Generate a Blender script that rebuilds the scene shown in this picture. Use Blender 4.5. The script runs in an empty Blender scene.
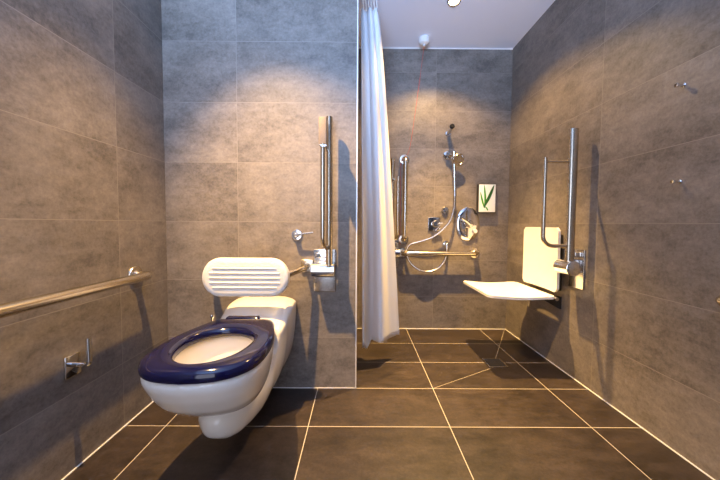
import bpy, bmesh, math, random
from mathutils import Vector, Matrix, Quaternion
random.seed(4)
PI = math.pi
scene = bpy.context.scene
COL = scene.collection

# ------------------------------------------------------------------ room dimensions (metres, floor z = 0)
XL, XR = -1.056, 1.293          # left and right wall
Y1, Y2 = 1.666, 2.641           # wall behind the toilet, wall behind the shower
XE = -0.013                     # end of the toilet wall, where the shower recess begins
ZC = 2.411                      # ceiling
YB = -1.3                       # open (door) end of the room behind the photographer
TW, TH, Z0 = 0.6451, 0.320, 0.929
EYE = 0.92

# ------------------------------------------------------------------ helpers
def world_loc(o):
    v = Vector((0, 0, 0))
    while o:
        v += o.location; o = o.parent
    return v

def finish(bm, ang=38):
    bmesh.ops.remove_doubles(bm, verts=bm.verts, dist=1e-6)
    bmesh.ops.recalc_face_normals(bm, faces=bm.faces)
    for f in bm.faces: f.smooth = True
    for e in bm.edges:
        if len(e.link_faces) == 2:
            e.smooth = e.calc_face_angle(0) < math.radians(ang)

def obj(name, bm, m, parent=None, base=None, ang=38):
    """one mesh object; geometry is given in world coordinates"""
    finish(bm, ang)
    me = bpy.data.meshes.new(name)
    L = world_loc(parent) if parent else Vector(base or (0, 0, 0))
    bmesh.ops.translate(bm, verts=bm.verts, vec=-L)
    bm.to_mesh(me); bm.free()
    me.materials.append(m)
    o = bpy.data.objects.new(name, me)
    COL.objects.link(o)
    if parent: o.parent = parent
    else: o.location = L
    return o

def thing(name, label, cat, loc, group=None):
    o = bpy.data.objects.new(name, None)
    o.empty_display_size = 0.05
    COL.objects.link(o); o.location = loc
    o['label'] = label; o['category'] = cat
    if group: o['group'] = group
    return o

def tag(o, label, cat, group=None):
    o['label'] = label; o['category'] = cat
    if group: o['group'] = group
    return o

def struct(name, bm, m):
    o = obj(name, bm, m, ang=30); o['kind'] = 'structure'
    return o

def B(): return bmesh.new()

def box(bm, lo, hi, bev=0.0, seg=3):
    t = bmesh.new()
    bmesh.ops.create_cube(t, size=1)
    for v in t.verts:
        v.co = Vector([lo[i] + (v.co[i] + .5) * (hi[i] - lo[i]) for i in range(3)])
    if bev > 0:
        bmesh.ops.bevel(t, geom=list(t.edges), offset=bev, segments=seg, profile=.5, affect='EDGES')
    merge(bm, t)
    return bm

def merge(bm, t):
    mp = {}
    for v in t.verts: mp[v] = bm.verts.new(v.co)
    for f in t.faces:
        try: bm.faces.new([mp[v] for v in f.verts])
        except ValueError: pass
    t.free()

def fillet(pts, rad, n=8):
    pts = [Vector(p) for p in pts]
    out = [pts[0]]
    for i in range(1, len(pts) - 1):
        a, b, c = pts[i-1], pts[i], pts[i+1]
        u, w = (a - b).normalized(), (c - b).normalized()
        th = u.angle(w)
        d = min(rad / math.tan(th / 2), .49 * (a - b).length, .49 * (c - b).length)
        p, q = b + u * d, b + w * d
        r = d * math.tan(th / 2)
        cen = b + (u + w).normalized() * (r / math.sin(th / 2))
        va, vb = p - cen, q - cen
        for k in range(n + 1):
            f = k / n; om = va.angle(vb)
            out.append(cen + (va * math.sin((1 - f) * om) + vb * math.sin(f * om)) / math.sin(om))
    out.append(pts[-1])
    return out

def spline(pts, n=10):
    P = [Vector(p) for p in pts]
    P = [2*P[0]-P[1]] + P + [2*P[-1]-P[-2]]
    out = []
    for i in range(1, len(P) - 2):
        for k in range(n):
            t = k / n
            a, b, c, d = P[i-1], P[i], P[i+1], P[i+2]
            out.append(.5*((2*b) + (c-a)*t + (2*a-5*b+4*c-d)*t*t + (3*b-a-3*c+d)*t**3))
    out.append(P[-2])
    return out

def tube(bm, pts, r, seg=18, side=None, rs=None):
    """swept tube; rs = (radius along 'side', radius across) for an oval tube"""
    pts = [Vector(p) for p in pts]
    n = len(pts)
    tan = []
    for i in range(n):
        a = pts[max(i-1, 0)]; b = pts[min(i+1, n-1)]
        tan.append((b - a).normalized())
    u = Vector(side) if side else (Vector((0, 0, 1)) if abs(tan[0].z) < .9 else Vector((1, 0, 0)))
    u = (u - tan[0] * u.dot(tan[0])).normalized()
    rings = []
    for i in range(n):
        if i:
            q = tan[i-1].rotation_difference(tan[i]); u = q @ u
            u = (u - tan[i] * u.dot(tan[i])).normalized()
        w = tan[i].cross(u)
        ra, rb = rs if rs else ((r[i], r[i]) if isinstance(r, (list, tuple)) else (r, r))
        rings.append([bm.verts.new(pts[i] + u * ra * math.cos(2*PI*k/seg) + w * rb * math.sin(2*PI*k/seg)) for k in range(seg)])
    for a, b in zip(rings, rings[1:]):
        for k in range(seg):
            bm.faces.new((a[k], a[(k+1) % seg], b[(k+1) % seg], b[k]))
    bm.faces.new(rings[0][::-1]); bm.faces.new(rings[-1])
    return bm

def lathe(bm, prof, org, axis, seg=32, sx=1.0, sy=1.0, xdir=None):
    """prof: (radius, height along axis); solid of revolution, optionally oval"""
    org, ax = Vector(org), Vector(axis).normalized()
    u = Vector(xdir) if xdir else (Vector((0, 0, 1)) if abs(ax.z) < .9 else Vector((1, 0, 0)))
    u = (u - ax * u.dot(ax)).normalized(); w = ax.cross(u)
    rings = []
    for r, h in prof:
        if r < 1e-6: rings.append([bm.verts.new(org + ax * h)])
        else: rings.append([bm.verts.new(org + ax*h + u*(r*sx*math.cos(2*PI*k/seg)) + w*(r*sy*math.sin(2*PI*k/seg))) for k in range(seg)])
    for a, b in zip(rings, rings[1:]):
        for k in range(seg):
            k2 = (k + 1) % seg
            if len(a) == 1 and len(b) == 1: continue
            if len(a) == 1: bm.faces.new((a[0], b[k], b[k2]))
            elif len(b) == 1: bm.faces.new((a[k], a[k2], b[0]))
            else: bm.faces.new((a[k], a[k2], b[k2], b[k]))
    if len(rings[0]) > 1: bm.faces.new(rings[0][::-1])
    if len(rings[-1]) > 1: bm.faces.new(rings[-1])
    return bm

def disc(bm, org, axis, r, t, ch=.002, **kw):
    return lathe(bm, [(r, 0), (r, t - ch), (r - ch, t)], org, axis, **kw)

# ------------------------------------------------------------------ materials
def mat(name, col, rough=.5, metal=0.0, coat=0.0, spec=None):
    m = bpy.data.materials.new(name); m.use_nodes = True
    b = m.node_tree.nodes['Principled BSDF']
    b.inputs['Base Color'].default_value = (*col, 1)
    b.inputs['Roughness'].default_value = rough
    b.inputs['Metallic'].default_value = metal
    b.inputs['Coat Weight'].default_value = coat
    if coat: b.inputs['Coat Roughness'].default_value = .05
    if spec is not None: b.inputs['Specular IOR Level'].default_value = spec
    return m

def vary(m, scale=6, amt=.08, rough_amt=0.0, stretch=(1, 1, 1)):
    """light procedural mottling of a plain material"""
    nt = m.node_tree; N = nt.nodes; Lk = nt.links
    b = N['Principled BSDF']
    tc = N.new('ShaderNodeTexCoord'); mp = N.new('ShaderNodeMapping'); nz = N.new('ShaderNodeTexNoise')
    mp.inputs['Scale'].default_value = stretch
    nz.inputs['Scale'].default_value = scale; nz.inputs['Detail'].default_value = 5
    Lk.new(tc.outputs['Object'], mp.inputs[0]); Lk.new(mp.outputs[0], nz.inputs['Vector'])
    mx = N.new('ShaderNodeMix'); mx.data_type = 'RGBA'
    c = b.inputs['Base Color'].default_value
    mx.inputs[6].default_value = (*[max(0, v*(1-amt)) for v in c[:3]], 1)
    mx.inputs[7].default_value = (*[min(1, v*(1+amt)) for v in c[:3]], 1)
    Lk.new(nz.outputs['Fac'], mx.inputs[0]); Lk.new(mx.outputs[2], b.inputs['Base Color'])
    if rough_amt:
        r0 = b.inputs['Roughness'].default_value
        mr = N.new('ShaderNodeMapRange')
        mr.inputs[3].default_value = r0 - rough_amt; mr.inputs[4].default_value = r0 + rough_amt
        Lk.new(nz.outputs['Fac'], mr.inputs[0]); Lk.new(mr.outputs[0], b.inputs['Roughness'])
    return m

def tile(name, ax, off, bw, bh, colA, colB, grout, mortar, rough, dark=.67, lift=1.25, diag=None):
    """stone-look porcelain tiles; ax picks the two object axes the grid lies in"""
    m = bpy.data.materials.new(name); m.use_nodes = True
    nt = m.node_tree; N = nt.nodes; Lk = nt.links
    b = N['Principled BSDF']
    tc = N.new('ShaderNodeTexCoord'); sp = N.new('ShaderNodeSeparateXYZ'); Lk.new(tc.outputs['Object'], sp.inputs[0])
    def math_(op, a, v=None, w=None):
        n = N.new('ShaderNodeMath'); n.operation = op
        for i, q in enumerate((a, v, w)):
            if q is None: continue
            if isinstance(q, (int, float)): n.inputs[i].default_value = q
            else: Lk.new(q, n.inputs[i])
        return n.outputs[0]
    ua = math_('SUBTRACT', sp.outputs['XYZ'.index(ax[0])], off[0] - 20 * bw)
    va = math_('SUBTRACT', sp.outputs['XYZ'.index(ax[1])], off[1] - 20 * bh)
    cb = N.new('ShaderNodeCombineXYZ'); Lk.new(ua, cb.inputs[0]); Lk.new(va, cb.inputs[1])
    br = N.new('ShaderNodeTexBrick'); br.offset = 0; br.squash = 1
    Lk.new(cb.outputs[0], br.inputs['Vector'])
    br.inputs['Scale'].default_value = 1
    br.inputs['Brick Width'].default_value = bw; br.inputs['Row Height'].default_value = bh
    br.inputs['Mortar Size'].default_value = mortar; br.inputs['Mortar Smooth'].default_value = .2
    br.inputs['Color1'].default_value = (0, 0, 0, 1); br.inputs['Color2'].default_value = (1, 1, 1, 1)
    br.inputs['Mortar'].default_value = (.5, .5, .5, 1)
    # per tile shift of the stone pattern
    cs = N.new('ShaderNodeVectorMath'); cs.operation = 'MULTIPLY_ADD'
    Lk.new(br.outputs['Color'], cs.inputs[0]); cs.inputs[1].default_value = (7.3, 3.1, 5.7); Lk.new(tc.outputs['Object'], cs.inputs[2])
    def noise(scale, detail, rough_, dist=0, vec=None, sc=None):
        n = N.new('ShaderNodeTexNoise')
        n.inputs['Scale'].default_value = scale; n.inputs['Detail'].default_value = detail
        n.inputs['Roughness'].default_value = rough_; n.inputs['Distortion'].default_value = dist
        v = vec
        if sc:
            mp = N.new('ShaderNodeMapping'); mp.inputs['Scale'].default_value = sc
            Lk.new(vec, mp.inputs[0]); v = mp.outputs[0]
        Lk.new(v, n.inputs['Vector'])
        return n.outputs['Fac']
    v0 = cs.outputs[0]
    st = [1, 1, 1]; st['XYZ'.index(ax[0])] = .55
    n1 = noise(4.5, 9, .62, .3, v0, st)
    n2 = noise(20, 8, .75, .2, v0, st)
    n3 = noise(75, 5, .75, 0, v0)
    s = math_('MULTIPLY_ADD', n1, .55, math_('MULTIPLY_ADD', n2, .62, math_('MULTIPLY', n3, .45)))
    s = math_('MULTIPLY_ADD', s, 2.5, -1.53)          # centre near .5
    cr = N.new('ShaderNodeValToRGB'); Lk.new(s, cr.inputs[0])
    cr.color_ramp.elements[0].position = .1; cr.color_ramp.elements[0].color = (*[c * dark for c in colA], 1)
    cr.color_ramp.elements[1].position = .95; cr.color_ramp.elements[1].color = (*[min(1, c * lift) for c in colB], 1)
    e = cr.color_ramp.elements.new(.5); e.color = (*[(p + q) / 2 for p, q in zip(colA, colB)], 1)
    tint = math_('MULTIPLY_ADD', br.outputs['Color'], .16, .92)
    mu = N.new('ShaderNodeMix'); mu.data_type = 'RGBA'; mu.blend_type = 'MULTIPLY'; mu.inputs[0].default_value = 1
    Lk.new(cr.outputs[0], mu.inputs[6])
    gr = N.new('ShaderNodeCombineColor')
    for i in range(3): Lk.new(tint, gr.inputs[i])
    Lk.new(gr.outputs[0], mu.inputs[7])
    fac = br.outputs['Fac']
    for (p, q, w) in (diag or []):                     # straight cuts towards the drain
        dx, dy = q[0]-p[0], q[1]-p[1]; L = math.hypot(dx, dy)
        X, Y = sp.outputs[0], sp.outputs[1]
        d = math_('ABSOLUTE', math_('ADD', math_('MULTIPLY', math_('SUBTRACT', X, p[0]), -dy/L), math_('MULTIPLY', math_('SUBTRACT', Y, p[1]), dx/L)))
        a = math_('ADD', math_('MULTIPLY', math_('SUBTRACT', X, p[0]), dx/L), math_('MULTIPLY', math_('SUBTRACT', Y, p[1]), dy/L))
        on = math_('MULTIPLY', math_('LESS_THAN', d, w), math_('MULTIPLY', math_('GREATER_THAN', a, 0.0), math_('LESS_THAN', a, L)))
        fac = math_('MAXIMUM', fac, on)
    mg = N.new('ShaderNodeMix'); mg.data_type = 'RGBA'
    Lk.new(fac, mg.inputs[0]); Lk.new(mu.outputs[2], mg.inputs[6]); mg.inputs[7].default_value = (*grout, 1)
    Lk.new(mg.outputs[2], b.inputs['Base Color'])
    rr = math_('MULTIPLY_ADD', n2, .25, rough - .12)
    rr = math_('MAXIMUM', rr, math_('MULTIPLY', fac, .8))
    Lk.new(rr, b.inputs['Roughness'])
    bp = N.new('ShaderNodeBump'); bp.inputs['Strength'].default_value = .25; bp.inputs['Distance'].default_value = .002
    hgt = math_('SUBTRACT', math_('MULTIPLY', s, .35), math_('MULTIPLY', fac, 1.0))
    Lk.new(hgt, bp.inputs['Height']); Lk.new(bp.outputs[0], b.inputs['Normal'])
    return m

CA, CB_ = (.162, .134, .113), (.214, .181, .154)
GW = (.30, .255, .215)
M = {}
M['t_left'] = tile('stone tiles left', 'YZ', (1.339, Z0), TW, TH, CA, CB_, GW, .0014, .46)
M['t_toilet'] = tile('stone tiles toilet wall', 'XZ', (-.662, Z0), TW, TH, CA, CB_, GW, .0012, .46)
M['t_return'] = tile('stone tiles return', 'YZ', (1.8, Z0), TW, TH, CA, CB_, GW, .0012, .46)
M['t_shower'] = tile('stone tiles shower wall', 'XZ', (.65, Z0), TW, TH, CA, CB_, GW, .0012, .46)
M['t_right'] = tile('stone tiles right', 'YZ', (1.65, Z0), 2.6, TH, CA, CB_, GW, .0013, .46)
M['floor'] = tile('stone floor tiles', 'XY', (-.2266, Y1), TW, .3234, (.0255, .0175, .0145), (.038, .0265, .022), (.46, .40, .33), .0019, .40,
                  dark=.5, lift=1.5, diag=[((.4186, Y1), (.885, 1.93), .0010), ((1.285, 2.635), (.93, 2.03), .0010)])
M['ceiling'] = vary(mat('white ceiling paint', (.82, .84, .93), .7), 3, .02)
M['white_trim'] = mat('white silicone', (.8, .78, .75), .5)
M['edge_trim'] = mat('pale tile edge profile', (.75, .72, .70), .35, .3)
M['steel'] = vary(mat('brushed stainless steel', (.60, .53, .43), .25, 1.0), 12, .03, .02)
M['chrome'] = mat('polished chrome', (.78, .77, .76), .07, 1.0)
M['chrome_satin'] = vary(mat('satin chrome', (.66, .64, .62), .2, 1.0), 30, .04, .04)
M['hose'] = mat('chrome hose', (.72, .68, .64), .22, 1.0)
M['ceramic'] = mat('white glazed ceramic', (.80, .76, .70), .18, 0, .5)
M['seat_blue'] = mat('navy blue gloss plastic', (.003, .0035, .034), .10, 0, .12)
M['white_plastic'] = vary(mat('white plastic', (.82, .79, .75), .35), 4, .02)
M['pad_plastic'] = vary(mat('soft white backrest plastic', (.80, .76, .71), .42), 8, .02)
M['black'] = mat('black rubber', (.010, .010, .011), .8, 0, 0, .2)
M['drain'] = mat('dark drain steel', (.10, .10, .11), .3, .8)
M['red'] = mat('red cord', (.65, .05, .04), .6)
M['panel_white'] = mat('white printed panel', (.86, .88, .84), .35)
M['leaf'] = vary(mat('printed green leaf', (.06, .30, .03), .4), 40, .5)
M['leaf_dark'] = vary(mat('printed dark green leaf', (.02, .11, .02), .4), 40, .4)
M['case'] = mat('dark panel edge', (.03, .025, .02), .4)
M['ribbed'] = vary(mat('grey brown textured grip', (.20, .15, .11), .6), 300, .5)

def curtain_mat():
    m = mat('white polyester curtain', (.88, .87, .88), .7)
    nt = m.node_tree; N = nt.nodes; Lk = nt.links
    out = N['Material Output']; b = N['Principled BSDF']
    tr = N.new('ShaderNodeBsdfTranslucent'); tr.inputs['Color'].default_value = (.90, .89, .90, 1)
    mx = N.new('ShaderNodeMixShader'); mx.inputs[0].default_value = .3
    Lk.new(b.outputs[0], mx.inputs[1]); Lk.new(tr.outputs[0], mx.inputs[2]); Lk.new(mx.outputs[0], out.inputs['Surface'])
    wv = N.new('ShaderNodeTexNoise'); wv.inputs['Scale'].default_value = 350
    bp = N.new('ShaderNodeBump'); bp.inputs['Strength'].default_value = .08; bp.inputs['Distance'].default_value = .001
    Lk.new(wv.outputs['Fac'], bp.inputs['Height']); Lk.new(bp.outputs[0], b.inputs['Normal'])
    return m
M['curtain'] = curtain_mat()

def emit(name, col, s):
    m = bpy.data.materials.new(name); m.use_nodes = True
    b = m.node_tree.nodes['Principled BSDF']
    b.inputs['Base Color'].default_value = (*col, 1)
    b.inputs['Emission Color'].default_value = (*col, 1); b.inputs['Emission Strength'].default_value = s
    return m
M['lamp'] = emit('glowing lamp lens', (1, .78, .48), 12)

# ------------------------------------------------------------------ the setting
T = .12
struct('floor', box(B(), (XL - T, YB - T, -T), (XR + T, Y2 + T, 0)), M['floor'])
struct('ceiling', box(B(), (XL - T, YB - T, ZC), (XR + T, Y2 + T, ZC + T)), M['ceiling'])
struct('wall_left', box(B(), (XL - T, YB - T, 0), (XL, Y1 + T, ZC)), M['t_left'])
struct('wall_toilet', box(B(), (XL, Y1, 0), (XE - .0005, Y1 + T, ZC)), M['t_toilet'])
struct('wall_return', box(B(), (XE - T, Y1 + T, 0), (XE, Y2, ZC)), M['t_return'])
struct('wall_shower', box(B(), (XE - T, Y2, 0), (XR + T, Y2 + T, ZC)), M['t_shower'])
struct('wall_right', box(B(), (XR, YB - T, 0), (XR + T, Y2, ZC)), M['t_right'])
bm = B()                                            # unseen rear wall; doorway added to admit world light and vary chrome reflections
box(bm, (XL, YB - T, 0), (-.95, YB, ZC)); box(bm, (.25, YB - T, 0), (XR, YB, ZC)); box(bm, (-.95, YB - T, 2.1), (.25, YB, ZC))
struct('wall_rear', bm, M['t_shower'])
struct('trim_1', box(B(), (XE - .0045, Y1 - .0025, 0), (XE + .0015, Y1 + T, ZC)), M['edge_trim'])
struct('trim_2', box(B(), (XE, Y2 - .004, ZC - .007), (XR, Y2, ZC)), M['white_trim'])
struct('trim_3', box(B(), (XL, Y1 - .003, 0), (XE - .006, Y1, .0035)), M['white_trim'])
struct('baseboard_right', box(B(), (XR - .0045, YB, 0), (XR, Y2, .0035)), M['white_trim'])
struct('baseboard_shower', box(B(), (XE, Y2 - .005, 0), (XR - .0045, Y2, .0035)), M['white_trim'])
struct('baseboard_left', box(B(), (XL, YB, 0), (XL + .0045, Y1 - .003, .0035)), M['white_trim'])

# ------------------------------------------------------------------ grab rails
def grab_rail(name, label, a, b, nrm, so=.075, r=.0195, bend=.045, group='fixed steel grab rails'):
    """a, b: wall points under the two ends; nrm: outward wall normal"""
    a, b, n = Vector(a), Vector(b), Vector(nrm)
    t = thing(name, label, 'grab rail', (a + b) / 2, group)
    obj('rail_tube', tube(B(), fillet([a + n*.004, a + n*so, b + n*so, b + n*.004], bend, 10), r, 22), M['steel'], t)
    for e in (a, b):
        obj('mounting_flange', lathe(B(), [(.044, 0), (.044, .006), (.041, .010), (.024, .012), (.018, .018)], e, n), M['steel'], t)
    return t
grab_rail('grab_rail', 'long horizontal steel grab rail on the left wall above the coat hook', (XL, 1.425, .674), (XL, .5, .676), (1, 0, 0), so=.076, r=.0195)
grab_rail('grab_rail', 'vertical steel grab rail on the shower wall beside the white curtain', (.385, Y2, .79), (.385, Y2, 1.475), (0, -1, 0))
grab_rail('grab_rail', 'horizontal steel grab rail on the shower wall under the shower controls', (.384, Y2, .672), (1.005, Y2, .672), (0, -1, 0))
grab_rail('grab_rail', 'steel grab rail end on the right wall cut by the right picture edge', (XR, 1.02, .668), (XR, .35, .668), (-1, 0, 0), so=.072)

def hinged_rail(label, base, n, u, thin_d=.242, grip=False, zt=1.463, thin_top=1.301, arm_u=0.0, thin_u=None, hub_s=0.0, hub_r=.036):
    thin_u = arm_u if thin_u is None else thin_u
    base, n, u = Vector(base), Vector(n), Vector(u); z = Vector((0, 0, 1))
    P = lambda d, s, h: base + n*d + u*s + z*h
    t = thing('hinged_grab_rail', label, 'grab rail', base, 'fold up hinged grab rails')
    def bx(lo, hi, bev):
        c = [P(*lo), P(*hi)]
        l = [min(c[0][i], c[1][i]) for i in range(3)]; h = [max(c[0][i], c[1][i]) for i in range(3)]
        return box(B(), l, h, bev)
    obj('mounting_plate', bx((.0005, -.06, .548), (.009, .06, .78), .003), M['chrome_satin'], t)
    hb = bx((.009, -.03, .64), (.07, .03, .72), .006)
    obj('hinge_bracket', hb, M['chrome_satin'], t)
    obj('lock_latch', bx((.009, -.045, .735), (.05, .045, .765), .006), M['chrome'], t)
    hub = lathe(B(), [(hub_r - .006, -.062), (hub_r, -.058), (hub_r, .058), (hub_r - .006, .062)], P(.085, hub_s, .676), u, 36)
    obj('hinge_hub', hub, M['chrome'], t)
    obj('arm_tube', tube(B(), [P(.085, arm_u, .70), P(.085, arm_u, zt - .008), P(.085, arm_u, zt)], .02, 26, side=n, rs=(.0255, .0175)), M['steel'], t)
    thin = fillet([P(.09, arm_u, .80), P(thin_d, thin_u, .80), P(thin_d, thin_u, thin_top)], .06, 10)
    obj('lower_tube', tube(B(), thin, .0115, 18), M['steel'], t)
    if grip:
        obj('grip_block', bx((.112, -.019 + thin_u, thin_top - .006), (thin_d + .006, .018 + thin_u, thin_top + .125), .004), M['ribbed'], t)
        obj('cross_bar', bx((.10, -.016 + thin_u, thin_top - .016), (thin_d + .012, .020 + thin_u, thin_top - .006), .003), M['chrome'], t)
    else:
        obj('cross_bar', tube(B(), [P(.09, arm_u, thin_top - .022), P(thin_d, arm_u, thin_top - .022)], .0075, 14), M['steel'], t)
    return t
hinged_rail('folded up hinged steel grab rail on the toilet wall right of the backrest', (-.188, Y1, 0), (0, -1, 0), (1, 0, 0), thin_d=.20, grip=True, arm_u=.032, thin_u=.012)
hinged_rail('folded up hinged steel grab rail on the right wall beside the shower seat', (XR, 1.785, 0), (-1, 0, 0), (0, 1, 0), arm_u=-.05, hub_s=-.03, hub_r=.042)
hinged_rail('folded up hinged steel grab rail on the shower wall half behind the curtain', (.282, Y2, 0), (0, -1, 0), (1, 0, 0), thin_d=.20, arm_u=-.006, thin_u=.026)

# ------------------------------------------------------------------ toilet
XT = -.511
out_half = [(0, 0), (.007, .065), (.025, .116), (.060, .158), (.11, .184), (.18, .194), (.27, .190), (.35, .176), (.42, .157), (.47, .142), (.500, .128), (.516, .105), (.520, .07), (.520, 0)]
YS = .846
def half_to_poly(half, n=8):
    pts = spline([(p[1], YS + p[0], 0) for p in half], n)
    R = [(max(p.x, 0), p.y) for p in pts]
    return [(x, y) for x, y in R] + [(-x, y) for x, y in R[::-1][1:-1]]
POLY = half_to_poly(out_half)
CY = 1.09
def ray(poly, ang, cy=CY):
    dx, dy = math.sin(ang), -math.cos(ang)
    best = 0
    for (x1, y1), (x2, y2) in zip(poly, poly[1:] + poly[:1]):
        y1_, y2_ = y1 - cy, y2 - cy
        ex, ey = x2 - x1, y2_ - y1_
        den = dx * ey - dy * ex
        if abs(den) < 1e-12: continue
        tt = (x1 * ey - y1_ * ex) / den
        s = (x1 * dy - y1_ * dx) / den
        if tt > 0 and -1e-9 <= s <= 1 + 1e-9: best = max(best, tt)
    return best
NA = 96
ANG = [2 * PI * k / NA for k in range(NA)]
RO = [ray(POLY, a) for a in ANG]
def hole_r(a):                                  # egg shaped opening
    c, s = -math.cos(a), math.sin(a)
    ry = .178 if c < 0 else .130
    return 1 / math.sqrt((s / .121) ** 2 + (c / ry) ** 2)
RI = [hole_r(a) for a in ANG]
def ring_pt(a, r, z, cy=CY): return Vector((XT + r * math.sin(a), cy - r * math.cos(a), z))

toilet = thing('toilet', 'white wall hung toilet with a navy blue seat', 'toilet', (XT, 1.2, 0))
def pan_mesh():
    bm = B()
    # bowl: outer shell down, rim, cavity
    ZR = .460
    loops = []
    outer = [(.03, .272, .12), (.25, .274, .115), (.42, .280, .105), (.56, .292, .09), (.68, .308, .07), (.78, .328, .05), (.87, .358, .03), (.94, .40, .012), (.98, .435, 0), (.985, ZR - .004, 0)]
    for s, z, sh in outer: loops.append([(a, r * s, ZR - (ZR - z) * 1.22, CY + sh) for a, r in zip(ANG, RO)])
    loops.append([(a, r * .955, ZR, CY) for a, r in zip(ANG, RO)])
    for s, z, sh in [(1.16, ZR, 0), (1.12, ZR - .02, 0), (1.10, .41, 0), (1.03, .37, 0), (.86, .325, .01), (.60, .29, .02), (.3, .272, .03), (.03, .27, .03)]:
        loops.append([(a, min(r * s, ro * .93), z, CY + sh) for a, r, ro in zip(ANG, RI, RO)])
    rings = [[bm.verts.new(ring_pt(a, r, z, cy)) for a, r, z, cy in lp] for lp in loops]
    for p, q in zip(rings, rings[1:]):
        for k in range(NA):
            k2 = (k + 1) % NA
            bm.faces.new((p[k], p[k2], q[k2], q[k]))
    bm.faces.new(rings[0]); bm.faces.new(rings[-1])
    # rear body and trap: U sections from the nose to the wall
    secs = [(1.035, .015, .19, .22), (1.05, .045, .155, .235), (1.08, .072, .130, .242), (1.12, .094, .115, .246), (1.18, .112, .105, .25), (1.25, .128, .100, .26), (1.30, .138, .098, .30),
            (1.335, .148, .098, .38), (1.36, .158, .098, .452), (1.39, .163, .098, .462), (1.44, .167, .10, .476), (1.49, .167, .10, .496), (1.53, .169, .10, .514), (1.57, .170, .10, .523), (1.62, .170, .10, .526), (1.665, .169, .10, .524)]
    rr = []
    for y, hw, zb, zt in secs:
        L = []
        for k in range(25):                       # U from left top round the bottom to right top
            ph = PI * k / 24
            cx = -math.cos(ph); sn = math.sin(ph)
            x = hw * math.copysign(abs(cx) ** .62, cx)
            z = (zt - .03) - (zt - .03 - zb) * sn ** .95
            L.append(bm.verts.new((XT + x, y, z)))
        for f in (.97, .86, .6, .2, -.2, -.6, -.86, -.97):
            L.append(bm.verts.new((XT + hw * f, y, zt - .03 * abs(f) ** 6 - .001)))
        rr.append(L)
    for p, q in zip(rr, rr[1:]):
        n = len(p)
        for k in range(n):
            k2 = (k + 1) % n
            bm.faces.new((p[k], q[k], q[k2], p[k2]))
    bm.faces.new(rr[0]); bm.faces.new(rr[-1][::-1])
    return bm
pan = obj('pan', pan_mesh(), M['ceramic'], toilet)
md = pan.modifiers.new('weld', 'REMESH'); md.mode = 'VOXEL'; md.voxel_size = .007; md.use_smooth_shade = True
md = pan.modifiers.new('soften', 'SMOOTH'); md.factor = .6; md.iterations = 14

def seat_mesh():
    bm = B()
    prof = [(0, .004), (0, .016), (.03, .027), (.10, .034), (.25, .038), (.5, .039), (.75, .037), (.90, .032), (.97, .025), (1, .017), (1, .006), (.98, .001), (.9, 0), (.1, 0), (.02, .001)]
    rings = []
    for f, z in prof:
        rings.append([bm.verts.new(ring_pt(a, ri + (ro - ri) * f, .459 + z)) for a, ri, ro in zip(ANG, RI, RO)])
    n = len(rings)
    for i in range(n):
        p, q = rings[i], rings[(i + 1) % n]
        for k in range(NA):
            k2 = (k + 1) % NA
            bm.faces.new((p[k], p[k2], q[k2], q[k]))
    return bm
seat = obj('seat', seat_mesh(), M['seat_blue'], toilet, ang=60)
obj('hinge_bar', box(B(), (XT - .088, 1.345, .462), (XT + .060, 1.384, .4975), .008), M['seat_blue'], toilet)
obj('hinge_pin', lathe(B(), [(.009, 0), (.009, .006), (.0045, .010), (.0045, .026), (.0075, .030), (.0095, .037), (.0075, .044), (0, .047)], (XT - .158, 1.372, .458), (0, 0, 1), 18), M['chrome'], toilet)
obj('seat_buffer', box(B(), (XT + .164, 1.035, .436), (XT + .188, 1.062, .463), .006), M['white_plastic'], toilet)

# backrest pad on its wall bracket
XB = -.528
bk = thing('toilet_back_support', 'white ribbed oval backrest pad on a steel bracket above the toilet', 'backrest', (XB, Y1, .66))
def pad_mesh(y0=1.395, y1=1.440, zc=.667, hw=.2025, hh=.091):
    bm = B()
    rc = hh * .93
    N1 = 24
    out = []
    for cx, a0 in ((hw - rc, -PI/2), (-(hw - rc), PI/2)):
        for k in range(N1 + 1):
            a = a0 + PI * k / N1
            out.append((cx + rc * math.cos(a), hh * math.sin(a)))
    rings = []
    for ins, y in ((.022, y1), (.006, y1 - .003), (0, y1 - .014), (0, y0 + .016), (.004, y0 + .006), (.013, y0 + .001), (.022, y0)):
        rings.append([bm.verts.new((XB + x * (1 - ins / hw), y, zc + z * (1 - ins / hh))) for x, z in out])
    for p, q in zip(rings, rings[1:]):
        for k in range(len(p)):
            k2 = (k + 1) % len(p)
            bm.faces.new((p[k], p[k2], q[k2], q[k]))
    bm.faces.new(rings[0]); bm.faces.new(rings[-1][::-1])
    return bm
obj('pad', pad_mesh(), M['pad_plastic'], bk)
for i, dz in enumerate((.045, .0225, 0, -.0225, -.045)):
    w = .160 if abs(dz) < .04 else .145
    rib = tube(B(), [(XB - w - .003, 1.395, .667 + dz), (XB - w, 1.395, .667 + dz), (XB + w, 1.395, .667 + dz), (XB + w + .003, 1.395, .667 + dz)], [.002, .0035, .0035, .002], 12)
    obj('raised_rib', rib, M['pad_plastic'], bk)
for sx in (-1, 1):
    x0, x1 = XB + sx * .15, XB + sx * .245
    obj('bracket_arm', tube(B(), fillet([(x0, 1.438, .657), (x0, 1.475, .657), (x1, 1.59, .69), (x1, Y1 - .004, .69)], .03, 8), .0155, 20), M['steel'], bk)
    obj('mounting_flange', box(B(), (x1 - .034, Y1 - .012, .655), (x1 + .034, Y1 - .0005, .723), .004), M['steel'], bk)

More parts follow.
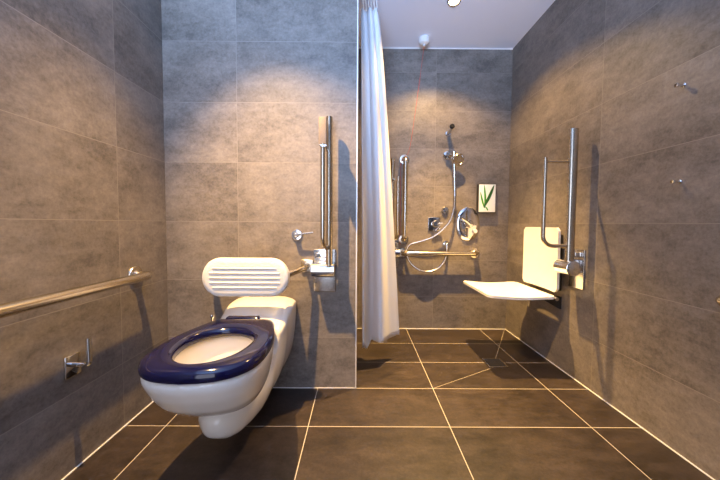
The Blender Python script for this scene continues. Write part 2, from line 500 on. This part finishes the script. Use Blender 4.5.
# flush lever
fl = thing('flush_lever', 'small chrome flush lever on a round plate above the backrest bracket', 'flush lever', (-.341, Y1, .86))
obj('round_plate', lathe(B(), [(.030, .0005), (.030, .006), (.026, .010), (.015, .011), (.013, .040), (.010, .044), (0, .045)], (-.341, Y1, .858), (0, -1, 0)), M['chrome'], fl)
obj('lever', tube(B(), [(-.345, Y1 - .042, .857), (-.30, Y1 - .046, .864), (-.245, Y1 - .050, .874)], [.0075, .006, .0042], 14), M['chrome'], fl)

# L shaped roll holder on the left wall
hk = thing('toilet_roll_holder', 'small chrome square plate with an upright hook under the left rail', 'roll holder', (XL, 1.098, .39))
obj('square_plate', box(B(), (XL + .0005, 1.068, .355), (XL + .010, 1.130, .436), .003), M['chrome'], hk)
obj('hook_arm', tube(B(), fillet([(XL + .006, 1.098, .398), (XL + .078, 1.088, .402), (XL + .074, 1.090, .500)], .018, 8), .009, 16), M['chrome'], hk)

# two coat knobs on the right wall
def knob(label, y, z):
    t = thing('coat_peg', label, 'hook', (XR, y, z), 'small chrome wall knobs')
    obj('base_disc', disc(B(), (XR, y, z), (-1, 0, 0), .0085, .004), M['chrome'], t)
    obj('peg', lathe(B(), [(.0045, .003), (.0045, .020), (.008, .023), (.009, .029), (.0075, .033), (0, .034)], (XR, y, z), (-1, 0, 0), 20), M['chrome'], t)
knob('upper of the two small chrome knobs on the right wall', 1.235, 1.481)
knob('lower of the two small chrome knobs on the right wall', 1.232, 1.098)

# ------------------------------------------------------------------ shower
# fold down seat
ss = thing('shower_bench', 'white fold down shower seat with backrest on the right wall', 'shower seat', (XR, 2.07, .47))
def plate(fn, nu, nv, th, nfn):
    """curved plate: fn(u,v) mid surface, thickness th along nfn"""
    bm = B(); n = Vector(nfn)
    top = [[bm.verts.new(Vector(fn(i/nu, j/nv)) + n*th/2) for j in range(nv+1)] for i in range(nu+1)]
    bot = [[bm.verts.new(Vector(fn(i/nu, j/nv)) - n*th/2) for j in range(nv+1)] for i in range(nu+1)]
    for i in range(nu):
        for j in range(nv):
            bm.faces.new((top[i][j], top[i+1][j], top[i+1][j+1], top[i][j+1]))
            bm.faces.new((bot[i][j], bot[i][j+1], bot[i+1][j+1], bot[i+1][j]))
    for i in range(nu):
        bm.faces.new((top[i][0], bot[i][0], bot[i+1][0], top[i+1][0]))
        bm.faces.new((top[i][nv], top[i+1][nv], bot[i+1][nv], bot[i][nv]))
    for j in range(nv):
        bm.faces.new((top[0][j], top[0][j+1], bot[0][j+1], bot[0][j]))
        bm.faces.new((top[nu][j], bot[nu][j], bot[nu][j+1], top[nu][j+1]))
    return bm
def rnd(t, r, L):                                # corner inset for a rounded outline
    d = min(t, 1 - t) * L
    return 0 if d >= r else r - math.sqrt(max(0, r*r - (r - d)**2))
def seat_fn(u, v):
    U, W = .415, .50
    ins = rnd(u, .035, U)
    y0, y1 = 1.835 + ins, 2.335 - ins
    waist = .010 * math.sin(PI * u) * (1 if v < .5 else -1) * abs(2*v - 1)
    x = .797 + U * u
    return (x, y0 + (y1 - y0) * v + waist, .474 - .008 * math.sin(PI * u) ** 2 + .006 * (1 - u) ** 3)
o = obj('seat_panel', plate(seat_fn, 28, 20, .016, (0, 0, 1)), M['white_plastic'], ss, ang=60)
def back_fn(u, v):
    U = .405
    ins = rnd(u, .022, U)
    y0, y1 = 1.865 + ins, 2.255 - ins
    return (1.246 - .014 * (2*v - 1) ** 2, y0 + (y1 - y0) * v, .50 + U * u)
obj('backrest', plate(back_fn, 20, 20, .016, (1, 0, 0)), M['white_plastic'], ss, ang=60)
for y in (1.93, 2.19):
    bm = B()
    prof = [(XR - .0005, .385), (XR - .012, .385), (1.17, .448), (1.14, .462), (XR - .0005, .462)]
    a = [bm.verts.new((x, y - .015, z)) for x, z in prof]; b = [bm.verts.new((x, y + .015, z)) for x, z in prof]
    bm.faces.new(a); bm.faces.new(b[::-1])
    for k in range(5): bm.faces.new((a[k], b[k], b[(k+1) % 5], a[(k+1) % 5]))
    obj('support_bracket', bm, M['case'], ss)
obj('hinge_rail', tube(B(), [(1.228, 1.86, .462), (1.228, 2.29, .462)], .012, 16), M['chrome_satin'], ss)
obj('mounting_panel', box(B(), (1.254, 1.92, .50), (XR - .0005, 2.20, .86), .004), M['case'], ss)

# hand shower in its holder, with hose and outlet
YW = Y2
hs = thing('hand_shower', 'chrome hand shower with round head and looping hose on the shower wall', 'hand shower', (.76, YW, 1.45))
obj('holder', lathe(B(), [(.037, .0005), (.037, .008), (.032, .014), (.020, .016), (.020, .045), (.016, .05), (0, .05)], (.752, YW, 1.515), (0, -1, 0), 28), M['chrome'], hs)
obj('holder_clip', tube(B(), [(.757, YW - .03, 1.512), (.790, YW - .060, 1.492)], .016, 16), M['chrome'], hs)
hand = [(.787, YW - .075, 1.530), (.792, YW - .068, 1.46), (.800, YW - .060, 1.34), (.806, YW - .055, 1.19)]
obj('handle', tube(B(), spline(hand, 8), [.017]*9 + [.0145]*8 + [.0125]*8, 18), M['chrome_satin'], hs)
hd = Vector((.22, -.92, -.30)).normalized()
obj('spray_head', lathe(B(), [(.016, -.035), (.030, -.022), (.047, -.004), (.050, .008), (.046, .014), (.040, .014), (.038, .011), (0, .011)], (.822, YW - .085, 1.462), hd, 32), M['chrome_satin'], hs)
obj('hose_nut', tube(B(), [(.806, YW - .055, 1.20), (.808, YW - .055, 1.155)], .0155, 16), M['chrome'], hs)
hose = [(.808, YW - .055, 1.16), (.806, YW - .06, 1.10), (.795, YW - .065, 1.03), (.765, YW - .07, .945), (.70, YW - .06, .868), (.62, YW - .05, .808),
        (.52, YW - .035, .770), (.446, YW - .026, .748), (.415, YW - .024, .712), (.412, YW - .024, .665), (.432, YW - .030, .605), (.49, YW - .05, .545), (.575, YW - .062, .516),
        (.66, YW - .06, .535), (.72, YW - .05, .59), (.748, YW - .045, .66), (.752, YW - .043, .715)]
obj('hose', tube(B(), spline(hose, 10), .0088, 14), M['hose'], hs)
obj('hose_elbow', tube(B(), fillet([(.752, YW - .001, .752), (.752, YW - .043, .752), (.752, YW - .043, .712)], .018, 8), .0145, 18), M['chrome'], hs)
obj('outlet_rose', disc(B(), (.752, YW, .752), (0, -1, 0), .028, .009), M['chrome'], hs)

# empty bracket above
eb = thing('shower_hook', 'small chrome wall hook with a black tip above the hand shower', 'hook', (.757, YW, 1.72))
obj('arm', tube(B(), [(.757, YW - .0005, 1.70), (.757, YW - .03, 1.705), (.757, YW - .11, 1.722)], [.017, .015, .0165], 20), M['chrome'], eb)
obj('tip', tube(B(), [(.757, YW - .109, 1.722), (.757, YW - .118, 1.724), (.757, YW - .126, 1.726)], [.019, .021, .017], 20), M['black'], eb)
obj('neck_plate', disc(B(), (.757, YW, 1.70), (0, -1, 0), .024, .008), M['chrome'], eb)

# round dial between hose and mixer
rd = thing('shower_dial', 'small round chrome dial beside the hose above the square valve', 'shower control', (.742, YW, 1.04))
obj('dial_ring', lathe(B(), [(.030, .0005), (.030, .010), (.024, .018), (.015, .018), (.013, .006), (0, .006)], (.742, YW, 1.045), (0, -1, 0)), M['chrome_satin'], rd)
obj('dial_knob', lathe(B(), [(.011, .006), (.011, .026), (.008, .029), (0, .029)], (.742, YW, 1.045), (0, -1, 0), 20), M['chrome'], rd)

sv = thing('shower_valve', 'small square chrome valve plate with a knob above the horizontal rail', 'shower control', (.65, YW, .925))
obj('square_plate', box(B(), (.597, YW - .010, .865), (.703, YW - .0005, .982), .003), M['chrome'], sv)
obj('knob', lathe(B(), [(.030, .009), (.030, .03), (.024, .036), (.022, .05), (0, .05)], (.655, YW, .925), (0, -1, 0), 28), M['chrome'], sv)
obj('knob_lever', tube(B(), [(.655, YW - .042, .925), (.712, YW - .046, .93)], .008, 14), M['chrome'], sv)

mx = thing('shower_mixer', 'oval chrome mixer plate with a lever below the leaf panel', 'shower control', (.941, YW, .925))
obj('oval_plate', lathe(B(), [(1, .0005), (1, .006), (.95, .011), (.7, .014), (.0, .016)], (.941, YW, .925), (0, -1, 0), 48, sx=.147, sy=.103, xdir=(0, 0, 1)), M['chrome'], mx)
obj('lever_hub', lathe(B(), [(.034, .012), (.034, .042), (.028, .050), (.0, .053)], (.941, YW, .925), (0, -1, 0), 32), M['chrome'], mx)
obj('lever', tube(B(), [(.941, YW - .046, .925), (.91, YW - .058, .948), (.868, YW - .066, .975)], [.016, .012, .009], 16), M['chrome'], mx)
obj('stop_button', lathe(B(), [(.018, .012), (.018, .028), (.015, .032), (0, .032)], (1.0, YW, .862), (0, -1, 0), 20), M['white_plastic'], mx)

# leaf panel
lp = thing('leaf_panel', 'small white wall panel printed with green grass leaves', 'wall panel', (1.085, YW, 1.03))
PX0, PX1, PZ0, PZ1, PY = 1.018, 1.158, 1.028, 1.262, YW - .045
obj('case', box(B(), (PX0 - .006, PY + .004, PZ0 - .010), (PX1 + .006, YW - .0005, PZ1 + .004), .003), M['case'], lp)
obj('printed_face', box(B(), (PX0, PY, PZ0), (PX1, PY + .006, PZ1), .001), M['panel_white'], lp)
def leaf(pts, w, m, lift):
    bm = B()
    P = spline([(PX0 + x * (PX1 - PX0), PY - .0006 - lift, PZ0 + z * (PZ1 - PZ0)) for x, z in pts], 8)
    n = len(P); L, R = [], []
    for i, p in enumerate(P):
        t = (P[min(i+1, n-1)] - P[max(i-1, 0)]).normalized()
        s = Vector((t.z, 0, -t.x))
        k = w * (math.sin(PI * (.06 + .92 * i / (n - 1))) ** .6)
        L.append((p - s*k, p + s*k))
    fr = [(bm.verts.new(a), bm.verts.new(b)) for a, b in L]
    bk_ = [(bm.verts.new(a + Vector((0, .0012 + lift, 0))), bm.verts.new(b + Vector((0, .0012 + lift, 0)))) for a, b in L]
    for i in range(n - 1):
        bm.faces.new((fr[i][0], fr[i+1][0], fr[i+1][1], fr[i][1]))
        bm.faces.new((bk_[i][0], bk_[i][1], bk_[i+1][1], bk_[i+1][0]))
        for s in (0, 1): bm.faces.new((fr[i][s], bk_[i][s], bk_[i+1][s], fr[i+1][s]))
    bm.faces.new((fr[0][0], fr[0][1], bk_[0][1], bk_[0][0])); bm.faces.new((fr[-1][0], bk_[-1][0], bk_[-1][1], fr[-1][1]))
    obj('leaf', bm, m, lp)
leaf([(.34, .15), (.20, .42), (.08, .72)], .0075, M['leaf'], 0)
leaf([(.36, .15), (.38, .5), (.30, .98)], .0085, M['leaf'], .0003)
leaf([(.30, .17), (.62, .55), (.90, .97)], .0125, M['leaf_dark'], .0006)
leaf([(.40, .20), (.52, .10), (.55, .05)], .006, M['leaf'], .0002)

# emergency pull cord
pc = thing('emergency_pull_cord', 'white ceiling pull switch with a thin red cord in the shower', 'pull cord', (.512, 2.50, ZC))
obj('switch_base', lathe(B(), [(.043, 0), (.043, .026), (.039, .042), (.028, .050), (.012, .052), (.008, .062), (0, .062)], (.512, 2.50, ZC - .0005), (0, 0, -1), 32), M['white_plastic'], pc)
cord = [(.512, 2.50, ZC - .06), (.490, 2.515, 2.15), (.462, 2.535, 1.9), (.428, 2.56, 1.62), (.410, 2.585, 1.525), (.387, 2.597, 1.4965), (.358, 2.604, 1.465), (.350, 2.608, 1.38), (.352, 2.61, 1.1), (.350, 2.61, .85), (.352, 2.61, .74)]
obj('cord', tube(B(), spline(cord, 8), .0011, 8), M['red'], pc)

# curtain on its ceiling track
ct = thing('curtain_track', 'white ceiling track carrying the shower curtain', 'curtain track', (.06, 1.98, ZC))
obj('track', box(B(), (XE + .001, 1.968, ZC - .022), (XR - .001, 1.992, ZC - .0005), .003), M['white_plastic'], ct)

def curtain_mesh():
    bm = B(); NU, NV = 150, 60
    g = []
    for j in range(NV + 1):
        w = j / NV                                  # 0 top .. 1 bottom
        row = []
        for i in range(NU + 1):
            u = i / NU
            e = w ** .8
            x0 = -.003 + .026 * e; x1 = .108 + .170 * e
            uu = u + .015 * math.sin(4 * w + 4 * u)
            x = x0 + (x1 - x0) * (u ** (1 + .2 * w))
            amp = .013 * (1 - .5 * w)
            ph = 2 * PI * (3.1 * uu)
            y = 1.985 + amp * math.sin(ph) + .06 * w * math.sin(2 * PI * 1.1 * u + .9) + .010 * math.sin(7 * u + 2.2 * w)
            x += .006 * math.cos(ph) * (1 - .5 * w)
            top = 2.285 - .018 * abs(math.sin(PI * 5.5 * u))
            bot = .070 + .082 * min(1, max(0, (u - .2) / .10)) + .012 * u
            row.append(bm.verts.new((max(x, XE + .004), y, top + (bot - top) * w)))
        g.append(row)
    for j in range(NV):
        for i in range(NU):
            bm.faces.new((g[j][i], g[j+1][i], g[j+1][i+1], g[j][i+1]))
    return bm
sc_ = thing('shower_curtain', 'white shower curtain gathered beside the end of the toilet wall', 'curtain', (.12, 1.985, .1))
cl = obj('cloth', curtain_mesh(), M['curtain'], sc_, ang=180)
md = cl.modifiers.new('thick', 'SOLIDIFY'); md.thickness = .0016; md.offset = 0
for k in range(6):
    x = .016 + .0172 * k
    hp = [(x, 1.98, ZC - .021), (x, 1.98, 2.31), (x + .004, 1.984, 2.292), (x + .002, 1.99, 2.272), (x - .002, 1.984, 2.268)]
    obj('hook', tube(B(), spline(hp, 5), .0022, 8), M['white_plastic'], sc_)

# floor drain
dr = thing('floor_drain', 'small square dark drain grate in the shower floor under the seat', 'floor drain', (.908, 1.985, 0))
obj('frame', box(B(), (.845, 1.922, .0002), (.971, 2.048, .0035), .001), M['chrome_satin'], dr)
bm = B()
for k in range(7):
    box(bm, (.853, 1.930 + k * .0162, .0034), (.963, 1.9405 + k * .0162, .0050))
obj('grate', bm, M['drain'], dr)

# ------------------------------------------------------------------ lamps
def downlight(label, x, y, watts, ang, col, blend, spill, beam, tilt=(0, 0)):
    t = thing('ceiling_downlight', label, 'ceiling light', (x, y, ZC), 'recessed ceiling downlights')
    obj('trim_ring', lathe(B(), [(.046, .0005), (.046, .004), (.038, .010), (.034, .006), (.034, .0005)], (x, y, ZC), (0, 0, -1), 36), M['chrome_satin'], t)
    obj('lamp_lens', lathe(B(), [(.0325, .0005), (.0325, .003), (.02, .005), (0, .006)], (x, y, ZC), (0, 0, -1), 28), M['lamp'], t)
    # a reflector lamp: a strong central beam inside a weaker wide spill
    for kind, p, an in (('beam', watts, beam), ('spill', watts * spill, ang)):
        L = bpy.data.lights.new('downlight_' + kind, 'SPOT')
        L.energy = p; L.color = col; L.spot_size = math.radians(an); L.spot_blend = 1.0 if kind == 'beam' else blend; L.shadow_soft_size = .018
        o = bpy.data.objects.new('downlight_' + kind, L); COL.objects.link(o)
        o.location = (x, y, ZC - .03)
        if kind == 'beam': o.rotation_euler = (math.radians(tilt[0]), math.radians(tilt[1]), 0)
    return t
WARM = (1.0, .62, .21)
downlight('round recessed downlight in the shower ceiling', .624, 2.094, 640, 126, WARM, .5, .11, 68)
downlight('round recessed downlight over the toilet', -.66, .97, 520, 116, WARM, .5, .02, 82, (8, -12))

w = bpy.data.worlds.new('daylight'); scene.world = w; w.use_nodes = True
bg = w.node_tree.nodes['Background']
bg.inputs[0].default_value = (.80, .84, 1.0, 1); bg.inputs[1].default_value = 3.0
A = bpy.data.lights.new('added_blue_fill', 'AREA'); A.shape = 'RECTANGLE'; A.size = 1.15; A.size_y = .9
A.energy = 66; A.color = (.34, .57, 1.0); A.spread = math.radians(84)
ao = bpy.data.objects.new('added_blue_fill', A); COL.objects.link(ao)
ao.location = (-.35, YB - .03, 1.25)          # added blue fill in the doorway opening, aimed at ceiling and upper walls
ao.rotation_mode = 'QUATERNION'
ao.rotation_quaternion = Vector((.06, .80, .60)).to_track_quat('-Z', 'Y')

# ------------------------------------------------------------------ camera
cam = bpy.data.cameras.new('camera'); co = bpy.data.objects.new('camera', cam); COL.objects.link(co)
cam.sensor_width = 36; cam.lens = 304 / 720 * 36; cam.clip_start = .02
cam.shift_y = -2.91 / 720
pitch, yaw, roll = .0432, .0028, .006
def rows():
    cy, sy, cp, sp_ = math.cos(yaw), math.sin(yaw), math.cos(pitch), math.sin(pitch)
    rx = Vector((cy, -sy, 0)); fy = Vector((sy, cy, 0)); rz = Vector((0, 0, 1))
    fwd = fy * cp - rz * sp_; up = fy * sp_ + rz * cp
    c, s = math.cos(roll), math.sin(roll)
    return rx * c + up * s, up * c - rx * s, fwd
R_, U_, F_ = rows()
mw = Matrix((R_, U_, -F_)).transposed().to_4x4(); mw.translation = (0, 0, EYE)
co.matrix_world = mw
scene.camera = co

vs = scene.view_settings
scene.display_settings.display_device = 'sRGB'
vs.view_transform = 'Standard'; vs.look = 'None'; vs.gamma = 1; vs.use_curve_mapping = False
vs.exposure = 0.05
